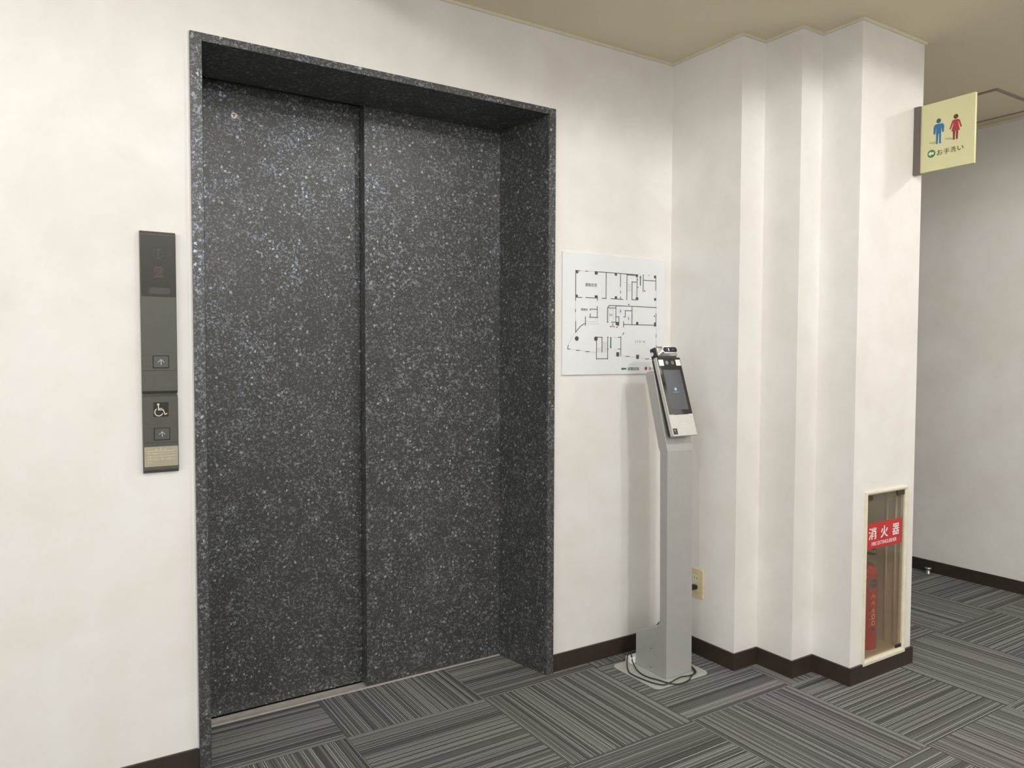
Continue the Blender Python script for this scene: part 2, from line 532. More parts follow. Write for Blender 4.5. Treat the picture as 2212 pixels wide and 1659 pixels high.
WALL_LINES = [[(60.0, 391.4), (60.0, 279.2)], [(60.2, 390.5), (79.9, 390.5)], [(107.1, 391.0), (116.5, 391.0)], [(152.1, 392.0), (279.5, 392.0)], [(206.8, 391.3), (206.8, 291.3)], [(61.0, 291.1), (90.1, 291.1)], [(108.3, 292.0), (165.4, 292.0)], [(164.4, 292.3), (164.4, 282.6)], [(188.3, 291.9), (207.5, 291.9)], [(231.4, 292.3), (280.6, 292.3)], [(59.8, 245.3), (59.8, 235.8)], [(164.4, 259.8), (164.4, 217.0)], [(129.6, 249.1), (164.1, 249.1)], [(130.2, 249.0), (130.2, 243.5)], [(130.4, 230.5), (130.4, 218.1)], [(125.5, 218.0), (166.1, 218.0)], [(224.0, 266.1), (280.9, 266.1)], [(224.0, 265.8), (215.1, 256.4)], [(215.1, 256.7), (256.6, 256.7)], [(214.7, 256.4), (214.7, 201.1)], [(214.7, 201.5), (219.3, 201.5)], [(235.6, 202.4), (272.4, 202.4)], [(256.9, 266.6), (256.9, 202.3)], [(257.0, 223.6), (273.1, 223.6)], [(272.8, 223.4), (272.8, 196.6)], [(254.3, 392.0), (368.4, 392.0)], [(311.8, 388.8), (368.5, 388.8)], [(278.9, 391.4), (278.9, 340.7)], [(279.4, 322.4), (279.4, 316.1)], [(279.9, 301.3), (279.9, 293.6)], [(255.4, 292.4), (292.4, 292.4)], [(312.0, 390.5), (312.0, 291.3)], [(338.9, 362.9), (338.9, 292.4)], [(337.5, 362.8), (363.1, 362.8)], [(365.1, 383.5), (365.1, 302.8)], [(364.9, 372.4), (370.0, 372.4)], [(365.2, 342.8), (371.4, 342.8)], [(338.9, 292.8), (360.1, 292.8)], [(397.6, 393.9), (397.6, 326.4)], [(398.4, 372.5), (464.9, 372.5)], [(465.2, 393.5), (465.2, 336.8)], [(425.9, 393.1), (427.5, 393.1)], [(255.7, 266.5), (469.7, 266.5)], [(339.8, 266.0), (339.8, 198.2)], [(304.1, 248.8), (339.8, 248.8)], [(304.9, 248.9), (304.9, 223.7)], [(296.9, 223.8), (305.3, 223.8)], [(468.2, 242.1), (468.2, 199.7)], [(296.7, 206.3), (296.7, 184.3)], [(296.7, 194.7), (463.3, 194.7)], [(340.1, 233.4), (340.1, 195.5)], [(270.3, 143.9), (282.8, 143.9)], [(283.5, 145.0), (283.5, 70.7)], [(293.3, 154.7), (298.4, 161.7)], [(271.7, 98.1), (282.9, 98.1)], [(309.8, 69.3), (327.4, 69.3)], [(414.2, 58.7), (430.4, 58.7)], [(469.7, 156.7), (469.7, 146.0)], [(471.0, 114.1), (471.0, 103.4)], [(61.0, 200.8), (61.0, 160.1)], [(61.1, 160.1), (72.9, 172.8), (85.5, 183.8), (98.2, 191.0), (108.6, 194.4)], [(27.0, 110.2), (23.9, 97.4), (34.9, 96.3)], [(64.8, 92.4), (79.9, 92.4)], [(109.0, 87.4), (126.8, 87.4)], [(106.9, 219.0), (106.9, 185.5)], [(161.6, 133.6), (161.6, 58.7)], [(161.0, 143.0), (189.5, 143.0)], [(188.8, 143.2), (188.8, 85.1)], [(161.7, 60.2), (218.1, 60.2)], [(216.9, 144.6), (216.9, 59.2)], [(216.4, 143.1), (219.8, 143.1)], [(216.9, 97.4), (220.6, 97.4)]]
THIN_LINES = [[(79.9, 391.1), (151.2, 391.1)], [(60.1, 279.2), (60.1, 190.4)], [(156.4, 216.0), (156.4, 201.5)], [(109.1, 201.4), (156.5, 201.4)], [(166.2, 216.3), (166.2, 193.5)], [(110.0, 193.2), (166.4, 193.2)], [(220.6, 249.8), (244.3, 249.8)], [(220.1, 249.9), (220.1, 203.8)], [(244.5, 249.6), (244.5, 210.0)], [(279.2, 340.7), (279.2, 322.4)], [(315.0, 349.9), (333.8, 349.9)], [(315.1, 344.4), (333.9, 344.4)], [(315.1, 340.6), (333.9, 340.6)], [(315.2, 335.2), (334.0, 335.2)], [(315.3, 330.9), (334.1, 330.9)], [(315.3, 326.4), (334.1, 326.4)], [(295.3, 357.8), (310.3, 357.8)], [(315.9, 353.9), (332.9, 349.1)], [(467.6, 336.8), (467.6, 242.1)], [(244.5, 143.7), (270.3, 143.7)], [(283.7, 145.8), (293.3, 154.7)], [(251.7, 97.8), (271.8, 97.8)], [(287.4, 72.9), (473.5, 53.6)], [(470.7, 188.6), (470.7, 53.6)], [(61.1, 160.1), (47.8, 144.8), (37.0, 129.7), (30.0, 115.9), (27.0, 110.2)], [(34.9, 96.3), (159.9, 83.7)], [(190.8, 123.4), (214.1, 123.4)], [(190.9, 118.9), (214.2, 118.9)], [(190.9, 114.5), (214.2, 114.5)], [(191.0, 109.3), (214.3, 109.3)], [(191.0, 105.5), (214.3, 105.5)], [(191.0, 100.3), (214.4, 100.3)], [(191.1, 96.0), (214.4, 96.0)], [(191.1, 91.5), (214.4, 91.5)], [(191.2, 87.0), (214.5, 87.0)], [(163.9, 96.0), (186.9, 96.0)], [(163.9, 91.5), (187.0, 91.5)], [(163.9, 87.0), (187.0, 87.0)], [(164.7, 97.5), (185.2, 104.1)]]
COLUMN_SQUARES = [(60.2, 380.6, 71.3, 391.8), (151.2, 381.1, 164.6, 391.9), (250.1, 382.3, 261.1, 392.8), (61.0, 291.0, 69.8, 301.1), (151.8, 292.1, 165.4, 302.0), (251.1, 292.6, 262.1, 302.6), (358.9, 383.1, 368.1, 392.1), (359.1, 292.1, 371.9, 302.8), (455.4, 383.5, 465.6, 393.9), (457.6, 293.2, 467.5, 303.9), (362.2, 194.7, 373.2, 205.8), (458.7, 189.7, 469.4, 205.9)]
FILLED_SHAPES = [[(256.2, 203.2), (273.1, 203.6), (273.2, 187.4), (256.4, 192.2)], [(261.9, 86.1), (275.7, 84.9), (274.4, 68.1), (260.6, 69.6)], [(364.8, 76.2), (379.0, 75.1), (377.6, 58.6), (363.6, 60.0)]]
# ------------------------------------------------------------------ room constants (metres)
H = 2.3717                      # ceiling
FXL, FXR, FT = .3996, 1.6413, 2.083     # outside of the lift frame
IXL, IXR, IT = .4298, 1.6124, 2.061     # its front inner edge
FP = .0179
RXL, RX, REC, DT = .4775, 1.5642, .2405, 2.052
XB, Y2, X3, Y4, X5, Y6, X7 = 2.2391, -.3556, 2.3671, -.5165, 2.4863, -.6733, 2.8759
XF = 4.178                      # corridor wall
BH, BP = .0644, .0077
XL, YN, YC = -4.2, -6.2, 2.6    # hall left wall, wall behind the camera, corridor end

# ------------------------------------------------------------------ setting
floor = struct(MB().box(XL - .2, YN - .2, -.06, XF + .2, YC + .2, 0), 'floor', M['carpet'])

mb = MB()
mb.box(XL, 0, 0, FXL, .42, H); mb.box(FXR, 0, 0, XB, .42, H); mb.box(FXL, 0, FT, FXR, .42, H)
mb.box(FXL, .40, 0, FXR, .44, FT)
struct(mb, 'wall_back', M['wall'])

# stepped right-hand wall with the recess for the extinguisher box
mb = MB()
cab = (2.560, 2.818, .070, .690)   # hole in the last face
for (a, b), (c, d) in (((XB, .42), (XB, Y2)), ((XB, Y2), (X3, Y2)), ((X3, Y2), (X3, Y4)), ((X3, Y4), (X5, Y4)), ((X5, Y4), (X5, Y6)), ((X7, Y6), (X7, YC))):
    mb.quad((a, b, 0), (c, d, 0), (c, d, H), (a, b, H))
for x0, z0, x1, z1 in ((X5, 0, cab[0], H), (cab[1], 0, X7, H), (cab[0], 0, cab[1], cab[2]), (cab[0], cab[3], cab[1], H)):
    mb.quad((x0, Y6, z0), (x1, Y6, z0), (x1, Y6, z1), (x0, Y6, z1))
struct(mb, 'wall_right', M['wall'], flip=False)
struct(MB().box(XF, YN, 0, XF + .12, YC, H), 'wall_far_right', M['wall'])
wy0, wy1, wz0, wz1 = -5.4, -1.6, .25, 1.95           # unseen lobby glazing in the left wall, added for low fill light
mb = MB()
for y0, z0, y1, z1 in ((YN, 0, wy0, H), (wy1, 0, .42, H), (wy0, 0, wy1, wz0), (wy0, wz1, wy1, H)): mb.box(XL - .12, y0, z0, XL, y1, z1)
struct(mb, 'wall_left', M['wall'])
mb = MB().box(XL - .075, wy0, wz0, XL - .065, wy1, wz1)
wn_ = struct(mb, 'fill_window_1', M['fill_daylight'])
mb = MB()
for k in range(5):
    y = wy0 + (wy1 - wy0) * k / 4; mb.box(XL - .10, y - .03, wz0, XL - .03, y + .03, wz1)
for z in (wz0, wz1): mb.box(XL - .10, wy0, z - .03, XL - .03, wy1, z + .03)
mb.build('fill_window_frame', M['aluminium'], wn_)
fx0, fx1 = -3.4, 1.2                                 # second unseen glazing behind the camera, added to brighten the lower walls
mb = MB()
for x0, z0, x1, z1 in ((XL, 0, fx0, H), (fx1, 0, XF, H), (fx0, 0, fx1, wz0), (fx0, wz1, fx1, H)): mb.box(x0, YN - .12, z0, x1, YN, z1)
struct(mb, 'wall_front', M['wall'])
wn_ = struct(MB().box(fx0, YN - .075, wz0, fx1, YN - .065, wz1), 'fill_window_2', M['fill_daylight'])
mb = MB()
for k in range(6):
    x = fx0 + (fx1 - fx0) * k / 5; mb.box(x - .03, YN - .10, wz0, x + .03, YN - .03, wz1)
for z in (wz0, wz1): mb.box(fx0, YN - .10, z - .03, fx1, YN - .03, z + .03)
mb.build('fill_window_frame', M['aluminium'], wn_)
struct(MB().box(X7, YC, 0, XF, YC + .12, H), 'wall_corridor_end', M['wall'])

# ceiling board with sunk light coffers
coffers = [(-2.2, -2.60, .65, -.35), (1.30, -2.60, 2.30, -1.32), (3.45, -2.60, 4.05, -1.40), (-3.6, -5.4, 2.3, -2.95)]
xs = sorted({XL - .1, XF + .1} | {c[0] for c in coffers} | {c[2] for c in coffers})
ys = sorted({YN - .1, YC + .1} | {c[1] for c in coffers} | {c[3] for c in coffers})
mb = MB()
for xa, xb in zip(xs[:-1], xs[1:]):
    for ya, yb in zip(ys[:-1], ys[1:]):
        cx, cy = (xa + xb) / 2, (ya + yb) / 2
        if any(c[0] < cx < c[2] and c[1] < cy < c[3] for c in coffers): continue
        mb.quad((xa, ya, H), (xa, yb, H), (xb, yb, H), (xb, ya, H))
struct(mb, 'ceiling', M['ceiling'], flip=False)
mb = MB(); CD = .26
for x0, y0, x1, y1 in coffers:
    mb.quad((x0, y0, H), (x1, y0, H), (x1, y0, H + CD), (x0, y0, H + CD))
    mb.quad((x0, y1, H), (x0, y1, H + CD), (x1, y1, H + CD), (x1, y1, H))
    mb.quad((x0, y0, H), (x0, y0, H + CD), (x0, y1, H + CD), (x0, y1, H))
    mb.quad((x1, y0, H), (x1, y1, H), (x1, y1, H + CD), (x1, y0, H + CD))
    mb.quad((x0, y0, H + CD), (x1, y0, H + CD), (x1, y1, H + CD), (x0, y1, H + CD))
struct(mb, 'ceiling_coffers', M['lamp_white'], flip=False)

# skirtings: mitred strips that follow the walls
def strip(path, z0, z1, dep):
    """path of wall corners (x, y) with the room on the left-hand side of travel reversed: offset towards the room"""
    n = len(path); nor = []
    for (a, b), (c, d) in zip(path[:-1], path[1:]):
        L = math.hypot(c - a, d - b); nor.append((-(d - b) / L, (c - a) / L))
    out = []
    for i, (x, y) in enumerate(path):
        n0 = nor[max(i - 1, 0)]; n1 = nor[min(i, n - 2)]
        k = 1 + n0[0] * n1[0] + n0[1] * n1[1]
        out.append((x + dep * (n0[0] + n1[0]) / k, y + dep * (n0[1] + n1[1]) / k))
    m = MB()
    for i in range(n - 1):
        a, b, c, d = path[i], path[i + 1], out[i + 1], out[i]
        m.prism([(*a, z0), (*b, z0), (*c, z0), (*d, z0)], (0, 0, z1 - z0))
    return m
RW = [(X7, YC), (X7, Y6), (X5, Y6), (X5, Y4), (X3, Y4), (X3, Y2), (XB, Y2), (XB, 0), (FXR, 0)]
struct(strip(RW, 0, BH, BP), 'baseboard_right', M['skirting'])
struct(strip([(FXL, 0), (XL, 0)], 0, BH, BP), 'baseboard_back', M['skirting'])
struct(strip([(XL, 0), (XL, YN)], 0, BH, BP), 'baseboard_left', M['skirting'])
struct(strip([(XF, YN), (XF, YC)], 0, BH, BP), 'baseboard_far_right', M['skirting'])
RWc = RW[:-1] + [(XL, 0)]
struct(strip(RWc, H - .010, H + .001, .007), 'trim_1', M['trim'])
struct(strip([(XF, YN), (XF, YC)], H - .010, H + .001, .007), 'trim_2', M['trim'])
# the butt joints of the vinyl skirting
mb = MB()
for x, y, ax in ((1.672, 0, 0), (2.800, Y6, 0)):
    mb.box(x - .0006, y - BP - .0004, .004, x + .0006, y - BP + .001, BH - .004)
struct(mb, 'trim_3', plain('scuffed_joint', srgb(78, 74, 68), .5))

# ------------------------------------------------------------------ lift entrance
fr = thing('elevator_door_frame', (1.02, 0, 0), 'dark speckled granite-look frame around the two elevator doors', 'door frame')
jl = MB().prism([(FXL, 0, 0), (FXL, -FP, 0), (IXL, -FP, 0), (IXL + .002, -FP + .004, 0), (RXL, REC, 0), (FXL, REC, 0)], (0, 0, FT))
jl.build('jamb', M['granite'], fr)
jr = MB().prism([(FXR, 0, 0), (FXR, -FP, 0), (IXR, -FP, 0), (IXR - .002, -FP + .004, 0), (RX, REC, 0), (FXR, REC, 0)], (0, 0, FT))
jr.build('jamb', M['granite'], fr)
hd = MB()
ta, tb = (IXL + .0006, IXR - .0006), (RXL, RX)
pf = [(-FP, IT), (-FP, FT), (REC, FT), (REC, DT)]
va = [(ta[0], pf[0][0], pf[0][1]), (ta[0], pf[1][0], pf[1][1]), (tb[0], pf[2][0], pf[2][1]), (tb[0], pf[3][0], pf[3][1])]
vb = [(ta[1], pf[0][0], pf[0][1]), (ta[1], pf[1][0], pf[1][1]), (tb[1], pf[2][0], pf[2][1]), (tb[1], pf[3][0], pf[3][1])]
hd.add(va + vb, [(0, 1, 2, 3), (7, 6, 5, 4), (0, 4, 5, 1), (1, 5, 6, 2), (2, 6, 7, 3), (3, 7, 4, 0)])
hd.build('header', M['granite'], fr)
# thin sealant bead along the outer edge
sb = MB()
sb.box(FXL - .003, -.006, BH, FXL, 0, FT + .003); sb.box(FXR, -.006, BH, FXR + .003, 0, FT + .003); sb.box(FXL, -.006, FT, FXR, 0, FT + .003)
sb.build('sealant_bead', M['board_edge'], fr)
MB().box(RXL - .02, .330, 0, RX + .03, .338, FT - .03).build('shaft_backing', M['dark_gap'], fr)

dl = thing('elevator_door', (.75, .29, .006), 'left speckled elevator door, set further back, with a small round badge near its top', 'elevator door')
MB().box(RXL - .012, .290, .0075, 1.045, .322, DT + .012).build('door_leaf', M['granite'], dl, bevel=.0012)
F = Frame((0, .290, 0), (1, 0, 0), (0, 0, 1))
b = fpoly(MB(), F, disc(.5836, 1.9605, .0095), 0, .0022).build('keyhole_badge', M['badge'], dl, bevel=.0006)
fpoly(MB(), F, [(.5786, 1.9655), (.5786, 1.9632), (.5822, 1.9626), (.5824, 1.9556), (.5848, 1.9556), (.5850, 1.9626), (.5886, 1.9632), (.5886, 1.9655)], .0022, .0026).build('keyhole', M['slot'], b)
dr = thing('elevator_door', (1.29, .246, .006), 'right speckled elevator door, standing nearer and overlapping the left door', 'elevator door')
MB().box(1.0085, REC + .0012, .0065, RX + .012, .283, DT + .012).build('door_leaf', M['granite'], dr, bevel=.0012)

si = thing('elevator_door_sill', (.75, .26, 0), 'grooved metal threshold strip under the left elevator door', 'door sill')
MB().box(RXL, .237, .0, RX, .2595, .0045).build('sill_nosing', M['aluminium'], si, bevel=.0006)
MB().box(RXL, .2620, .0, RX, .2690, .0036).build('sill_rib', M['aluminium'], si, bevel=.0004)
MB().box(RXL, .2715, .0, RX, .2785, .0036).build('sill_rib', M['aluminium'], si, bevel=.0004)
MB().box(RXL, .2810, .0, RX, .2890, .0036).build('sill_rib', M['aluminium'], si, bevel=.0004)
MB().box(RXL, .2555, .0, RX, .326, .0012).build('sill_groove', M['dark_gap'], si)

for o_ in (fr, dl, dr, si): o_['kind'] = 'thing'

# ------------------------------------------------------------------ call panels left of the lift
F = Frame((0, 0, 0), (1, 0, 0), (0, 0, 1))
PX0, PX1 = .2672, .3562


def plate_body(z0, z1, d=.015):
    # cover with a slanted top and bottom lip
    pr = [(.002, z0), (-d * .55, z0), (-d, z0 + .008), (-d, z1 - .008), (-d * .55, z1), (.002, z1)]
    return MB().prism([(PX0, y, z) for y, z in pr], (PX1 - PX0, 0, 0))
cp = thing('elevator_call_panel', (.312, 0, 1.305), 'tall dark elevator call panel with floor display and one up button, left of the elevator', 'call panel')
plate_body(1.0845, 1.5265).build('cover', M['panel'], cp, bevel=.0009)
dp = fbox(MB(), F, PX0 + .0012, 1.3500, PX1 - .0012, 1.5165, .015, .0158).build('display', M['display'], cp)
mb = MB()
two = ["01110", "10001", "00001", "00010", "00100", "01000", "11111"]
mo = MB()
for r_, row in enumerate(two):
    for c_, ch in enumerate(row):
        (mb if ch == '1' else mo).prism([F.p(x, y, .0158) for x, y in disc(.3032 + c_ * .0043, 1.4300 - r_ * .0043, .0014, n=10)], F.n * .0002)
mb.build('floor_number', M['led'], dp); mo.build('unlit_dots', M['led_off'], dp)
mb = MB(); cx, cz = .3120, 1.4655
fbox(mb, F, cx - .0011, cz - .013, cx + .0011, cz + .013, .0158, .0160)
for k in range(5):
    for sgn in (-1, 1):
        for sd in (-1, 1):
            mb.prism([F.p(x, y, .0158) for x, y in disc(cx + sd * (.0022 + k * .0024), cz + sgn * (.013 - k * .0021), .0011, n=8)], F.n * .0002)
mb.build('direction_arrows', M['led_off'], dp)
fbox(MB(), F, .2885, 1.3570, .3400, 1.3740, .0158, .0160).build('message_window', M['display_dim'], dp)
mb = MB(); write(mb, F, 'HIP', .2905, 1.3630, .3065, 1.3708, .0160, .0002)
mb.build('message_lettering', M['led_off'], dp)


def button(parent, z):
    fbox(MB(), F, PX0 + .0006, z - .0235, PX1 - .0006, z + .0237, .015, .0162).build('button_plate', M['panel'], parent, bevel=.0005)
    fbox(MB(), F, .2936, z - .0175, .3347, z + .0175, .0160, .0167).build('button_surround', M['btn_gap'], parent)
    b_ = fpoly(MB(), F, rrect(.2956, z - .0152, .3327, z + .0152, .0012), .0160, .0182).build('call_button', M['button'], parent, bevel=.0006)
    m_ = MB(); c = .3143
    stroke(m_, F, [(c, z - .0068), (c, z + .0056)], .0021, .0182, .0185)
    stroke(m_, F, [(c - .0074, z - .0006), (c, z + .0066), (c + .0074, z - .0006)], .0016, .0182, .0185)
    m_.build('up_arrow', M['arrow'], b_)
button(cp, 1.1722)

wp = thing('wheelchair_call_panel', (.312, 0, .975), 'shorter dark call panel with wheelchair symbol and notice plate, below the floor display panel', 'call panel')
plate_body(.8680, 1.0830).build('cover', M['panel'], wp, bevel=.0009)
em = fbox(MB(), F, .2935, 1.0215, .3316, 1.0618, .015, .0154).build('emblem_plate', M['display'], wp, bevel=.0002)
W_ = lambda x, y: (.2935 + (x - 290) / 175 * .0381, 1.0618 - (y - 718) / 170 * .0403)
mb = MB()
fpoly(mb, F, disc(*W_(347, 744), .0030), .0154, .0157)
stroke(mb, F, [W_(*q) for q in ((347, 752), (350, 806), (402, 806), (424, 860), (444, 851))], .0024, .0154, .0157)
stroke(mb, F, [W_(*q) for q in ((350, 790), (388, 790))], .0018, .0154, .0157)
arc = [(352 + 46 * math.cos(math.radians(a)), 832 - 44 * math.sin(math.radians(a))) for a in range(128, 344, 9)]
stroke(mb, F, [W_(*q) for q in arc], .0022, .0154, .0157)
mb.build('wheelchair_symbol', M['cream_print'], em)
button(wp, .9745)
nt = fpoly(MB(), F, rrect(.2692, .8853, .3542, .9402, .0025), .015, .0157).build('notice_plate', M['plate'], wp, bevel=.0003)
mb = MB()
for ch, x in (('お', .2990), ('願', .3103), ('い', .3213)):
    write(mb, F, ch, x - .0023, .9305, x + .0023, .9354, .0157, .0002, bold=.01)
stroke(mb, F, [(.2768, .9282), (.3463, .9282)], .0010, .0157, .0159)
for k, (s_, x1) in enumerate((('車いす使用の方がエレベーター', .3465), ('に乗られるときはできるだけ付', .3465), ('き添いの方と一緒にご利用くだ', .3465), ('さい。', .2890))):
    z = .9213 - k * .0077
    write(mb, F, s_, .2768, z - .0024, x1, z + .0024, .0157, .0002, bold=.01)
mb.build('notice_lettering', M['cream_print'], nt)

# ------------------------------------------------------------------ evacuation plan board
X0, Z0 = 1.6825, 1.1175
ev = thing('evacuation_plan_board', (X0 + .257, 0, Z0 + .23), 'white evacuation floor plan board on the wall between elevator and corner', 'notice board')
bd = MB().box(X0, -.0085, Z0, X0 + .5150, .0015, Z0 + .4580).build('board', M['board'], ev, bevel=.0005)
F = Frame((X0, -.0085, Z0), (1, 0, 0), (0, 0, 1))
K = .001
mb = MB()
for pl in WALL_LINES: stroke(mb, F, [(x * K, y * K) for x, y in pl], .0026, 0, .0007)
for a, b_, c, d in COLUMN_SQUARES: fbox(mb, F, a * K, b_ * K, c * K, d * K, 0, .0010)
for pl in FILLED_SHAPES: fpoly(mb, F, [(x * K, y * K) for x, y in pl], 0, .0010)
fpoly(mb, F, disc(.0665, .1365, .0087), 0, .0010); fpoly(mb, F, disc(.1586, .1368, .0085), 0, .0010)
mb.build('plan_walls', M['ink'], bd)
mb = MB()
for pl in THIN_LINES: stroke(mb, F, [(x * K, y * K) for x, y in pl], .0009, 0, .0002)
mb.build('plan_thin_lines', M['ink_light'], bd)
mb = MB()
write(mb, F, '遺族控室', .1053, .3340, .1623, .3470, 0, .0004, bold=.012)
write(mb, F, '事務所', .0857, .2411, .1183, .2512, 0, .0004, bold=.012)
write(mb, F, 'EV', .2257, .2245, .2405, .2335, 0, .0003)
write(mb, F, '１Ｆホール', .3562, .1231, .4112, .1329, 0, .0004)
write(mb, F, '避難経路', .3196, .0135, .3801, .0266, 0, .0004, bold=.006)
write(mb, F, '消火器', .4309, .0138, .4760, .0260, 0, .0004, bold=.006)
mb.build('plan_lettering', M['ink'], bd)
for pl in ([(380.6, 350.0), (385.4, 350.0), (385.4, 380.3), (387.7, 380.3), (382.7, 391.7), (377.4, 380.0), (380.6, 380.1)],
           [(229.9, 144.3), (235.2, 144.4), (235.2, 105.7), (237.6, 105.7), (232.8, 99.1), (227.9, 105.7), (229.9, 105.7)],
           [(313.3, 23.6), (313.3, 17.3), (295.8, 17.4), (295.9, 14.5), (285.1, 20.6), (295.7, 26.6), (295.8, 23.8)]):
    fpoly(MB(), F, [(x * K, y * K) for x, y in pl], 0, .0005).build('escape_route_arrow', M['green'], bd)
for x, y in ((406.4, 330.4), (322.9, 273.0), (460.0, 231.3), (263.7, 183.1)):
    fpoly(MB(), F, disc(x * K, y * K, .0028), 0, .0005).build('extinguisher_mark', M['brown_ink'], bd)
fpoly(MB(), F, disc(.4167, .0211, .0068), 0, .0005).build('extinguisher_mark', M['red_ink'], bd)
mb = fpoly(MB(), F, [(.2374, .1896), (.2456, .1896), (.2416, .1950)], 0, .0005)
stroke(mb, F, [(.2372, .1977), (.2460, .1977)], .0012, 0, .0004)
write(mb, F, '現在位置', .2270, .1824, .2517, .1876, 0, .0004, bold=.01)
mb.build('you_are_here_mark', M['brown_ink'], bd)
for (x0, y0, x1, y1), m_, body in (((.2724, .2381, .2889, .2538), 'wc_blue', 'male'), ((.3141, .2109, .3312, .2261), 'wc_pink', 'female')):
    o = fpoly(MB(), F, rrect(x0, y0, x1, y1, .002), 0, .0003).build('toilet_mark', M[m_], bd)
    fpoly(MB(), F, rrect(x0 + .001, y0 + .001, x1 - .001, y1 - .001, .0016), .0003, .0004).build('toilet_mark_field', M['board'], bd)
    cx = (x0 + x1) / 2; cy = (y0 + y1) / 2; mb = MB()
    fpoly(mb, F, disc(cx, cy + .0042, .0013, n=12), .0004, .0006)
    if body == 'male':
        fpoly(mb, F, [(cx - .0024, cy + .0026), (cx + .0024, cy + .0026), (cx + .0018, cy - .001), (cx + .001, cy - .0058), (cx - .001, cy - .0058), (cx - .0018, cy - .001)], .0004, .0006)
    else:
        fpoly(mb, F, [(cx - .001, cy + .0026), (cx + .001, cy + .0026), (cx + .0028, cy - .0024), (cx + .0008, cy - .0026), (cx + .0008, cy - .0058), (cx - .0008, cy - .0058), (cx - .0008, cy - .0026), (cx - .0028, cy - .0024)], .0004, .0006)
    mb.build('toilet_figure', M['ink' if body == 'male' else 'brown_ink'], bd)

# ------------------------------------------------------------------ temperature scanner kiosk in the corner
KX0, KX1 = 1.957, 2.086
ks = thing('temperature_scanner_kiosk', (2.02, -.205, 0), 'grey floor-standing temperature scanner with tilted screen in the corner beside the plan board', 'scanner kiosk')
pl = rrect(1.868, -.332, 2.138, -.082, .026)
MB().prism([(x, y, .0005) for x, y in pl], (0, 0, .0045)).build('base_plate', M['base_steel'], ks, bevel=.001)
prof = [(-.289, .005), (-.2815, .842), (-.2790, .853), (-.2050, 1.1270), (-.1975, 1.1330), (-.1850, 1.1335), (-.1680, 1.1290), (-.1600, 1.1190),
        (-.2335, .852), (-.2420, .835), (-.2495, .235), (-.2490, .212), (-.2440, .1960), (-.2350, .1850), (-.1360, .1420), (-.1260, .1370), (-.1215, .1290), (-.1215, .005)]
cm = MB().prism([(KX0, y, z) for y, z in prof], (KX1 - KX0, 0, 0)).build('column', M['grey_steel'], ks, bevel=.0022, seg=3)
for y, z in ((-.2051, .092), (-.2061, .0225)):
    MB().cyl((KX0 + .0005, y, z), (-1, 0, 0), .0022, .0012, 12).build('screw', M['slot'], cm)
# terminal head, tilted back
up = Vector((0, .0953, .2847)).normalized()
HF = Frame((1.9585, -.309, .9008), (1, 0, 0), up)      # HF.n points at the visitor
mbx = MB(); fpoly(mbx, HF, rrect(0, 0, .1215, .2990, .004), -.0160, 0)
hd_ = mbx.build('terminal_head', M['face_silver'], ks, bevel=.0012)
fpoly(MB(), HF, rrect(.003, .003, .1185, .296, .004), -.0290, -.0160).build('terminal_back', M['black'], ks, bevel=.002)
fbox(MB(), HF, .038, .100, .086, .235, -.0560, -.0290).build('tilt_bracket', M['black'], ks, bevel=.002)
mb = MB()
mb.tube([HF.p(.030, .230, -.033), HF.p(.026, .200, -.040), HF.p(.030, .170, -.038), HF.p(.027, .140, -.040), HF.p(.032, .110, -.036)], .0022)
mb.build('signal_cable', M['white'], ks)
gl = fpoly(MB(), HF, rrect(.0030, .0803, .1195, .2980, .0015), 0, .0006).build('front_glass', M['glass'], hd_)
fbox(MB(), HF, .0198, .0975, .1060, .2500, .0006, .0008).build('screen', M['screen'], hd_)
mb = fpoly(MB(), HF, disc(.0620, .1757, .0066), .0008, .0010); mb.build('screen_logo', M['logo'], hd_)
mb = fpoly(MB(), HF, disc(.0625, .1752, .0030), .0010, .0012); mb.build('screen_logo_core', M['logo_core'], hd_)
mb = MB()
for k in range(9): fbox(mb, HF, .0492 + k * .0032, .1638, .0514 + k * .0032, .1646, .0008, .0010)
mb.build('screen_caption', M['logo_core'], hd_)
for x0, x1 in ((.0076, .0316), (.0936, .1174)):
    fpoly(MB(), HF, rrect(x0, .2660, x1, .2896, .0016), .0006, .0009).build('lamp_window', M['lamp'], hd_)
for x in (.0482, .0768):
    o = fpoly(MB(), HF, disc(x, .2781, .0078), .0006, .0009).build('camera_lens', M['lens'], hd_)
fbox(MB(), HF, .028, .0788, .100, .0802, 0, .0007).build('status_light', M['blue_led'], hd_)
st = fpoly(MB(), HF, rrect(.0040, .0063, .0252, .0284, .0004), 0, .0003).build('sticker', M['black'], hd_)
fbox(MB(), HF, .0110, .0185, .0160, .0240, .0003, .0005).build('sticker_print', M['arrow'], hd_)
mb = MB(); fbox(mb, HF, .0085, .0133, .0225, .0152, .0003, .0005); fbox(mb, HF, .0095, .0098, .0205, .0112, .0003, .0005)
mb.build('sticker_caption', M['ink'], hd_)
mb = MB()
stroke(mb, HF, [(.0560, .0350), (.0560, .0440), (.0720, .0440), (.0720, .0350), (.0560, .0350)], .0012, 0, .0002)
stroke(mb, HF, [(.0530, .0340), (.0510, .0395), (.0530, .0450)], .0010, 0, .0002); stroke(mb, HF, [(.0750, .0340), (.0770, .0395), (.0750, .0450)], .0010, 0, .0002)
mb.build('card_mark', M['faint'], hd_)
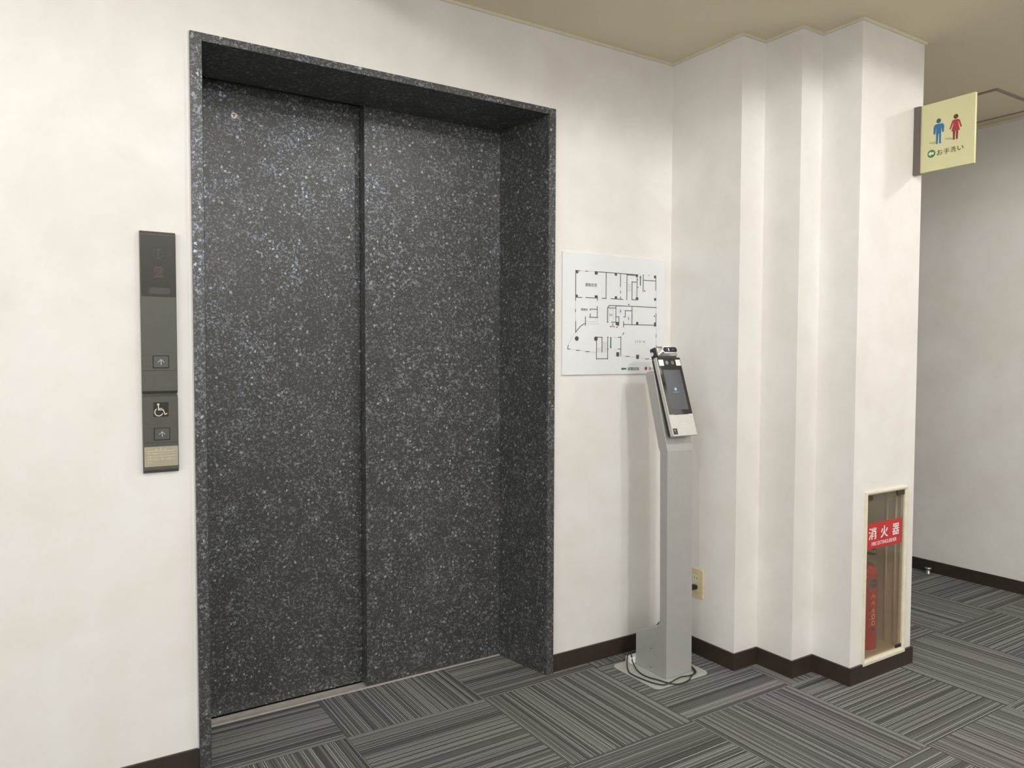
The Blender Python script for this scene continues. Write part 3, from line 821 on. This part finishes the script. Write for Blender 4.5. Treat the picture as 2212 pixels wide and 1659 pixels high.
# sensor pod on top
def sring(x0, y0, x1, y1, r, n): return [HF.p(x, y, n) for x, y in rrect(x0, y0, x1, y1, r, 6)]
mb = MB().loft([sring(.012, .3025, .110, .3420, .006, -.008), sring(.012, .3025, .110, .3420, .006, .001), sring(.0135, .3035, .1085, .3405, .007, .003),
                sring(.0235, .3105, .0985, .3360, .0115, .0165), sring(.0245, .3115, .0975, .3350, .0115, .0180)])
pd = mb.build('sensor_pod', M['chrome'], ks)
op = fpoly(MB(), HF, rrect(.0262, .3130, .0958, .3335, .0100, 8), .0180, .0186).build('sensor_window', M['glass'], pd)
fpoly(MB(), HF, disc(.0470, .3240, .0056), .0186, .0190).build('thermal_lens', M['black'], pd)
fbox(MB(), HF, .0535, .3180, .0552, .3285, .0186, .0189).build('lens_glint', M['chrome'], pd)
fpoly(MB(), HF, disc(.0760, .3235, .0013), .0186, .0189).build('pilot_lens', M['chrome'], pd)
hb = fpoly(MB(), HF, rrect(.006, .2950, .115, .3400, .006), -.0300, -.0080).build('hinge_bracket', M['black'], ks, bevel=.0015)
c_ = HF.p(.006, .3165, -.0200); MB().cyl(c_, (-1, 0, 0), .0082, .0035, 24).build('hinge_knob', M['chrome'], ks, bevel=.0008)

# power cord and adapter on the floor
mb = MB()
mb.tube([(2.192, -.163, .266), (2.184, -.160, .240), (2.175, -.150, .140), (2.160, -.150, .030), (2.145, -.190, .0100), (2.118, -.255, .0085), (2.088, -.301, .0085),
         (2.050, -.322, .0085), (2.0135, -.3434, .0085), (1.9683, -.3463, .0070), (1.9391, -.3254, .0085), (1.9231, -.2819, .0085), (1.9066, -.2332, .0085), (1.9157, -.1775, .0085),
         (1.938, -.125, .0200), (1.948, -.108, .0360), (1.975, -.073, .0300), (2.025, -.058, .0100), (2.090, -.070, .0080), (2.112, -.150, .0085), (2.108, -.250, .0130), (2.086, -.310, .0130),
         (2.0478, -.3226, .0125), (2.0007, -.3141, .0125), (1.9416, -.3270, .0130), (1.9102, -.3211, .0085), (1.8903, -.2904, .0085), (1.8787, -.2412, .0085), (1.8746, -.1956, .0085),
         (1.8827, -.1656, .0085), (1.9150, -.1200, .0120), (1.940, -.095, .0340), (1.965, -.084, .0330), (2.015, -.074, .0330), (2.062, -.064, .050), (2.090, -.076, .098), (2.091, -.098, .124), (2.088, -.128, .160), (2.066, -.200, .238), (2.045, -.2440, .300)], .0024, 8, 7)
cd = mb.build('power_cord', M['cable'], ks)
mb = MB()
RF = Frame((XB - .0065, -.1635, .2715), (0, -1, 0), (0, 0, 1))     # normal points into the hall
mb.loft([[RF.p(x, y, n) for x, y in rrect(-a, -c2, a, c2, min(a, c2) * .6, 5)] for n, a, c2 in ((.002, .0125, .0085), (.010, .0125, .0095), (.026, .0105, .0095), (.036, .0080, .0085), (.044, .0050, .0060), (.0455, .003, .004))])
mb.build('plug', M['black'], cd)
ad = MB().box(1.936, -.119, .005, 2.040, -.086, .030)
ad = ad.build('power_adapter', M['white'], None, bevel=.004, seg=3, origin=(1.988, -.103, .005)); tag(ad, 'small white power adapter lying behind the kiosk column under the cord', 'power adapter')

# ------------------------------------------------------------------ wall outlet
ol = thing('wall_outlet', (XB, -.163, .286), 'cream wall outlet plate with two sockets, half hidden by the kiosk column', 'outlet')
OF = Frame((XB, -.163, .2860), (0, -1, 0), (0, 0, 1))
fpoly(MB(), OF, rrect(-.0375, -.0578, .0375, .0578, .004), 0, .0052).build('cover_plate', M['ivory'], ol, bevel=.0014, seg=3)
sk = fpoly(MB(), OF, rrect(-.0145, -.0320, .0145, .0320, .001), .005, .0062).build('socket_insert', M['ivory_light'], ol, bevel=.0004)
for y in (.0205,):
    for x in (-.0060, .0075):
        fbox(MB(), OF, x - .0011, y - .0050, x + .0011, y + .0050, .0060, .0064).build('slot', M['slot'], sk)

# ------------------------------------------------------------------ fire extinguisher cabinet
fc = thing('fire_extinguisher_cabinet', (2.69, Y6, .38), 'recessed extinguisher cabinet with cream frame and see-through door, low in the end pillar', 'cabinet')
CF = Frame((0, Y6, 0), (1, 0, 0), (0, 0, 1))
ox0, ox1, oz0, oz1, ix0, ix1, iz0, iz1 = 2.5545, 2.8265, .0560, .6965, 2.5685, 2.8105, .0770, .6850
mb = MB()
rings = []
for n, e in ((0, 0), (.008, 0), (.0095, .0012), (.0095, .0075), (.006, .011)):
    f = e / .0135
    rings.append((n, [(ox0 + (ix0 - ox0) * f, oz0 + (iz0 - oz0) * f), (ox1 + (ix1 - ox1) * f, oz0 + (iz0 - oz0) * f), (ox1 + (ix1 - ox1) * f, oz1 + (iz1 - oz1) * f), (ox0 + (ix0 - ox0) * f, oz1 + (iz1 - oz1) * f)]))
rings.append((.0045, [(ix0, iz0), (ix1, iz0), (ix1, iz1), (ix0, iz1)])); rings.append((-.012, [(ix0, iz0), (ix1, iz0), (ix1, iz1), (ix0, iz1)]))
vs = [CF.p(x, y, n) for n, r_ in rings for x, y in r_]; fs = []
for k in range(len(rings) - 1):
    for i in range(4):
        j = (i + 1) % 4; fs.append([k * 4 + i, k * 4 + j, k * 4 + 4 + j, k * 4 + 4 + i])
mb.add(vs, fs).build('frame', M['frame_cream'], fc, flip=False)
yb = -.490
mb = MB(); a0, a1, b0, b1 = 2.5605, 2.8175, .0745, .6895; yf = Y6 + .0025
mb.box(a0, yf, b0, a0 + .001, yb, b1); mb.box(a1 - .001, yf, b0, a1, yb, b1); mb.box(a0, yf, b0, a1, yb, b0 + .001); mb.box(a0, yf, b1 - .001, a1, yb, b1); mb.box(a0, yb, b0, a1, yb + .001, b1)
ln = mb.build('steel_liner', M['liner'], fc)
for y in (-.640, -.604):
    MB().cyl((a1 - .0015, y, b0 + .001), (0, 0, 1), .0045, b1 - b0 - .002, 16).build('liner_rib', M['liner'], ln)
MB().box(ix0 + .0012, Y6 + .0005, iz0 + .0012, ix1 - .0012, Y6 + .0022, iz1 - .0012).build('see_through_door', M['acrylic'], fc)
for x0, z0, x1, z1 in ((2.5690, .6655, 2.6030, .6815), (2.7610, .6660, 2.8095, .6835), (2.7735, .0785, 2.8100, .0905)):
    MB().box(x0, Y6 - .0030, z0, x1, Y6 + .0004, z1).build('door_clip', M['clip'], fc, bevel=.0008)
LF = Frame((0, Y6, 0), (1, 0, 0), (0, 0, 1))
lb = fbox(MB(), LF, 2.5700, .4820, 2.8006, .5784, -.0004, .0004).build('red_label', M['red_label'], fc)
mb = MB()
for ch, x0, x1 in (('消', 2.5860, 2.6330), ('火', 2.6620, 2.7070), ('器', 2.7375, 2.7810)):
    for q, dx in enumerate((-.0011, 0, .0011)):
        write(mb, LF, ch, x0 + dx, .5175, x1 + dx, .5610, .0004 + q * .00006, .0003)
write(mb, LF, 'FIRE EXTINGUISHER', 2.6050, .4935, 2.7655, .5075, .0004, .0003, bold=.006)
mb.build('label_lettering', M['white_print'], lb)

ex = thing('fire_extinguisher', (2.699, -.585, .0757), 'red fire extinguisher standing inside the pillar cabinet behind the see-through door', 'fire extinguisher')
EC = (2.699, -.585); ER = .0500
body = [(.045, .0762), (.0485, .0762), (.0500, .080), (.0500, .356), (.0490, .370), (.0450, .383), (.0365, .393), (.025, .3995), (.015, .402), (.014, .404)]
MB().lathe((*EC, 0), body, 56).build('cylinder', M['ext_red'], ex)
MB().lathe((*EC, 0), [(.0150, .4035), (.0150, .416), (.0125, .418), (.0125, .432), (.011, .436)], 28).build('valve', M['ext_dark'], ex)
mb = MB(); mb.box(2.687, -.632, .437, 2.711, -.566, .4405); mb.box(2.689, -.630, .458, 2.709, -.570, .4615)
mb.prism([(2.692, -.572, .4405), (2.692, -.567, .4405), (2.692, -.567, .458), (2.692, -.572, .458)], (.014, 0, 0))
mb.build('carry_handle', M['ext_dark'], ex, bevel=.001)
MB().tube([(2.706, -.580, .425), (2.722, -.572, .428), (2.736, -.555, .400), (2.740, -.536, .340), (2.736, -.526, .240)], .0060).build('hose', M['black'], ex)


def wrap(x, z, n):
    """paper metres around the cylinder from its front"""
    a = x / ER
    return Vector((EC[0] + (ER + n) * math.sin(a), EC[1] - (ER + n) * math.cos(a), z))


def patch(pts_in, n0, n1):
    m = MB(); n = len(pts_in)
    cxp = sum(q[0] for q in pts_in) / n; czp = sum(q[1] for q in pts_in) / n
    K_ = 6; vs = []; fs = []
    for k in range(K_):                                   # rings towards the middle so the print hugs the curve
        f = 1 - k / K_
        vs += [wrap(cxp + (x - cxp) * f, czp + (z - czp) * f, n1) for x, z in pts_in]
    vs += [wrap(cxp, czp, n1)] + [wrap(x, z, n0) for x, z in pts_in]
    for k in range(K_ - 1):
        fs += [[k * n + i, k * n + (i + 1) % n, (k + 1) * n + (i + 1) % n, (k + 1) * n + i] for i in range(n)]
    c0 = K_ * n
    fs += [[(K_ - 1) * n + i, (K_ - 1) * n + (i + 1) % n, c0] for i in range(n)]
    fs += [[i, c0 + 1 + i, c0 + 1 + (i + 1) % n, (i + 1) % n] for i in range(n)]
    return m.add(vs, fs)


def wstroke(m, pts, w):
    for (a, b_), (c, d) in zip(pts[:-1], pts[1:]):
        L = math.hypot(c - a, d - b_)
        px, py = -(d - b_) / L * w / 2, (c - a) / L * w / 2
        k = max(1, int(abs(c - a) / .006))
        for i in range(k):
            s0, s1 = i / k, (i + 1) / k
            e0 = (a + (c - a) * s0, b_ + (d - b_) * s0); e1 = (a + (c - a) * s1, b_ + (d - b_) * s1)
            q = [(e0[0] + px, e0[1] + py), (e0[0] - px, e0[1] - py), (e1[0] - px, e1[1] - py), (e1[0] + px, e1[1] + py)]
            m.add([wrap(x, z, .0003) for x, z in q] + [wrap(x, z, .0008) for x, z in q], [(0, 1, 2, 3), (4, 5, 6, 7), (0, 1, 5, 4), (1, 2, 6, 5), (2, 3, 7, 6), (3, 0, 4, 7)])
    return m
LX = -.0093
bg = patch(disc(LX, .331, .0250, .0185, 40), .0002, .0006).build('round_emblem', M['ext_badge_dark'], ex)
mb = MB(); wstroke(mb, disc(LX, .331, .0262, .0190, 40) + [disc(LX, .331, .0262, .0190, 40)[0]], .0022)
wstroke(mb, [(LX - .004 + .016 * math.cos(math.radians(a)), .331 + .011 * math.sin(math.radians(a))) for a in range(100, 262, 18)], .0016)
wstroke(mb, [(LX - .017, .331), (LX + .012, .333)], .0016)
mb.build('emblem_lines', M['ext_silver'], ex)
mb = MB(); write(mb, None, 'UTA', -.0455, .3520, -.0325, .3590, .0004, .0003, fmap=wrap, bold=.01)
mb.build('maker_lettering', M['ext_pink'], ex)
mb = MB()
for z in (.2995, .2730, .2460): wstroke(mb, disc(LX - .010, z, .0011, n=8) + [disc(LX - .010, z, .0011, n=8)[0]], .0012)
wstroke(mb, [(LX - .018, .3040), (LX + .010, .3055)], .0011)
for z0 in (.2760, .2490, .2200):        # three brush-written signs down the front
    wstroke(mb, [(LX - .002, z0 + .017), (LX - .007, z0 + .006), (LX - .011, z0 + .002)], .0020)
    wstroke(mb, [(LX - .008, z0 + .008), (LX + .005, z0 + .010)], .0017)
    wstroke(mb, [(LX + .001, z0 + .012), (LX + .006, z0 + .003), (LX + .001, z0), (LX - .002, z0 + .004), (LX + .004, z0 + .006)], .0018)
for z in (.2170, .1925, .1685): wstroke(mb, [(LX - .021, z), (LX + .012, z + .003)], .0010)
mb.build('brush_lettering', M['ext_pink'], ex)
patch(disc(LX, .2045, .0092, .0100), .0003, .0008).build('pictogram_white', M['ext_pink'], ex)
patch(disc(LX, .2040, .0040, .0055), .0008, .0010).build('pictogram_flame', M['ext_badge_dark'], ex)
patch(disc(LX, .1800, .0092, .0100), .0003, .0008).build('pictogram_amber', M['orange'], ex)
patch(disc(LX, .1795, .0042, .0052), .0008, .0010).build('pictogram_drum', M['ext_badge_dark'], ex)
patch(disc(LX, .1560, .0085, .0095), .0003, .0008).build('pictogram_dark', M['ext_badge_dark'], ex)
mb = MB(); wstroke(mb, [(LX - .003, .1500), (LX + .001, .1560), (LX + .002, .1620)], .0014); mb.build('pictogram_bolt', M['ext_pink'], ex)

# ------------------------------------------------------------------ toilet sign on the end pillar
sg = thing('restroom_sign', (2.825, Y6, 1.99), 'projecting pale sign with blue man, red woman and arrow, mounted high on the end pillar', 'sign')
MB().box(2.8145, Y6 - .0215, 1.8680, 2.8395, Y6, 2.1180).build('mounting_bracket', M['bronze'], sg, bevel=.0012)
MB().box(2.8160, Y6 - .0255, 1.8690, 2.8200, Y6 - .0205, 2.1170).build('bracket_lip', M['bronze'], sg, bevel=.0006)
SF = Frame((2.8205, 0, 0), (0, -1, 0), (0, 0, 1))        # faces the hall (-X)
sp = fbox(MB(), SF, .6905, 1.8715, .8890, 2.1175, -.0120, 0).build('sign_panel', M['sign'], sg, bevel=.0006)
T_ = lambda *p: [(-a / 1000, b / 1000) for a, b in p]
fpoly(MB(), SF, disc(.7631, 2.0482, .0082), 0, .0005).build('man_head', M['male_head'], sp)
male = T_((-745.4, 2003.8), (-750.4, 2001.3), (-753.1, 2008.7), (-753.7, 2026.2), (-754.4, 2026.0), (-755.2, 1967.2), (-761.0, 1964.6), (-763.2, 2002.9), (-765.4, 2002.4), (-766.5, 1965.8), (-772.5, 1965.4), (-773.2, 2025.9), (-776.8, 2005.2), (-782.0, 2004.0), (-783.2, 2027.9), (-777.7, 2036.8), (-755.6, 2037.9), (-747.9, 2035.4), (-744.9, 2023.9))
fpoly(MB(), SF, male, 0, .0005).build('man_figure', M['male'], sp)
fpoly(MB(), SF, disc(.8238, 2.0487, .0083), 0, .0005).build('woman_head', M['female_head'], sp)
fem = T_((-802.3, 2008.9), (-806.7, 2006.3), (-815.2, 2027.5), (-816.5, 2026.0), (-809.0, 1998.4), (-838.8, 1997.9), (-831.7, 2028.7), (-833.9, 2028.2), (-840.8, 2007.1), (-845.5, 2009.1), (-838.0, 2033.6), (-831.5, 2038.1), (-817.7, 2038.8), (-811.3, 2036.0))
fpoly(MB(), SF, fem, 0, .0005).build('woman_figure', M['female'], sp)
mb = MB()
fpoly(mb, SF, [(.8140, 1.9990), (.8155, 1.9685), (.8190, 1.9665), (.8218, 1.9685), (.8228, 1.9990)], 0, .0004)
fpoly(mb, SF, [(.8250, 1.9990), (.8260, 1.9685), (.8290, 1.9665), (.8318, 1.9680), (.8332, 1.9990)], 0, .0004)
mb.build('woman_legs', M['female_leg'], sp)
mb = MB()
fpoly(mb, SF, [(.7300, 1.9770), (.7540, 1.9768), (.7575, 1.9660), (.7330, 1.9715)], 0, .0003)  # grey drop shadows of the figures, printed on the panel
mb.build('printed_shadow', M['print_grey'], sp); mb = MB()
fpoly(mb, SF, [(.7875, 1.9805), (.8140, 1.9768), (.8155, 1.9680), (.7885, 1.9745)], 0, .0003)
mb.build('printed_shadow', M['print_grey'], sp)
ag = fpoly(MB(), SF, disc(.7393, 1.9345, .0143), 0, .0005).build('arrow_badge', M['sign_green'], sp)
fpoly(MB(), SF, [(.7275, 1.9350), (.7372, 1.9440), (.7372, 1.9395), (.7485, 1.9395), (.7485, 1.9305), (.7372, 1.9305), (.7372, 1.9258)], .0005, .0008).build('left_arrow', M['sign_pale'], sp)
mb = MB()
for ch, x0, x1, z0, z1 in (('お', .7596, .7800, 1.9235, 1.9435), ('手', .7835, .8042, 1.9235, 1.9435), ('洗', .8075, .8275, 1.9245, 1.9445), ('い', .8320, .8525, 1.9265, 1.9425)):
    write(mb, SF, ch, x0, z0, x1, z1, 0, .0005, bold=.004)
mb.build('sign_lettering', M['sign_ink'], sp)

# ------------------------------------------------------------------ corridor bits
ds = thing('door_stopper', (4.132, -.060, 0), 'small metal floor door stop by the dark skirting of the far corridor wall', 'door stop')
MB().lathe((4.132, -.060, 0), [(.0150, 0), (.0150, .003), (.0110, .005), (.0105, .026)], 24).build('stem', M['steel'], ds)
MB().lathe((4.132, -.060, 0), [(.0110, .0262), (.0190, .0290), (.0190, .0340), (.0170, .0360)], 24).build('cap', M['chrome'], ds)
ht = thing('ceiling_hatch', (3.86, -.36, H), 'square ceiling access hatch with grey frame beyond the toilet sign', 'ceiling hatch')
hx0, hx1, hy0, hy1 = 3.6350, 4.0800, -.5790, -.1340
for a, b_, c, d in ((hx0, hy0, hx1, hy0 + .016), (hx0, hy1 - .016, hx1, hy1), (hx0, hy0 + .016, hx0 + .016, hy1 - .016), (hx1 - .012, hy0 + .016, hx1, hy1 - .016)):
    MB().box(a, b_, H - .0055, c, d, H - .0002).build('frame_rail', M['hatch'], ht, bevel=.001)
MB().box(hx0 + .018, hy0 + .018, H - .0025, hx1 - .014, hy1 - .018, H - .0004).build('hatch_lid', M['ceiling'], ht)

# ------------------------------------------------------------------ light
def lamp(name, loc, power, col, r=.07):
    l = bpy.data.lights.new(name, 'POINT'); l.energy = power; l.color = col; l.shadow_soft_size = r
    o = bpy.data.objects.new(name, l); o.location = loc; COL.objects.link(o); return o
CW = (1.0, .988, .972)
lamp('coffer_lamp', (1.79, -1.85, 2.50), 32, CW, .045)
lamp('coffer_lamp', (.15, -1.60, 2.50), 27, CW, .05)
lamp('coffer_lamp', (-1.30, -.90, 2.50), 13, CW, .06)
lamp('coffer_lamp', (3.80, -2.00, 2.50), 33, CW, .075)
lamp('coffer_lamp', (-2.80, -3.80, 2.50), 70, CW, .1)  # unseen hall lamp, added to even out the wall light
lamp('coffer_lamp', (.90, -4.30, 2.50), 118, CW, .1)  # another added lamp out of view, lights the lift wall at a low angle
wd = bpy.data.worlds.new('world'); S.world = wd; wd.use_nodes = True
wd.node_tree.nodes['Background'].inputs[0].default_value = (.5, .5, .5, 1)
wd.node_tree.nodes['Background'].inputs[1].default_value = 0.0

# ------------------------------------------------------------------ camera
cam = bpy.data.cameras.new('camera'); co = bpy.data.objects.new('camera', cam); COL.objects.link(co)
cam.sensor_fit = 'HORIZONTAL'; cam.sensor_width = 36.0; cam.lens = 36.0 * 1640.21 / 2212
cam.clip_start = .02
r_ = Vector((0.841567, -0.540146, 0.002746)); u_ = Vector((0.019934, 0.036138, 0.999148)); f_ = Vector((0.539785, 0.840795, -0.041180))
co.matrix_world = Matrix(((r_.x, u_.x, -f_.x, 0), (r_.y, u_.y, -f_.y, -2.2836), (r_.z, u_.z, -f_.z, 1.2), (0, 0, 0, 1)))
S.camera = co

vs_ = S.view_settings
vs_.view_transform = 'Standard'; vs_.look = 'None'; vs_.gamma = 1.0; vs_.use_curve_mapping = False
vs_.exposure = 0.0
S.cycles.use_denoising = True
S.cycles.adaptive_threshold = 0.02
S.cycles.max_bounces = 8; S.cycles.diffuse_bounces = 5; S.cycles.glossy_bounces = 3
S.cycles.transparent_max_bounces = 8
S.cycles.sample_clamp_indirect = 6.0
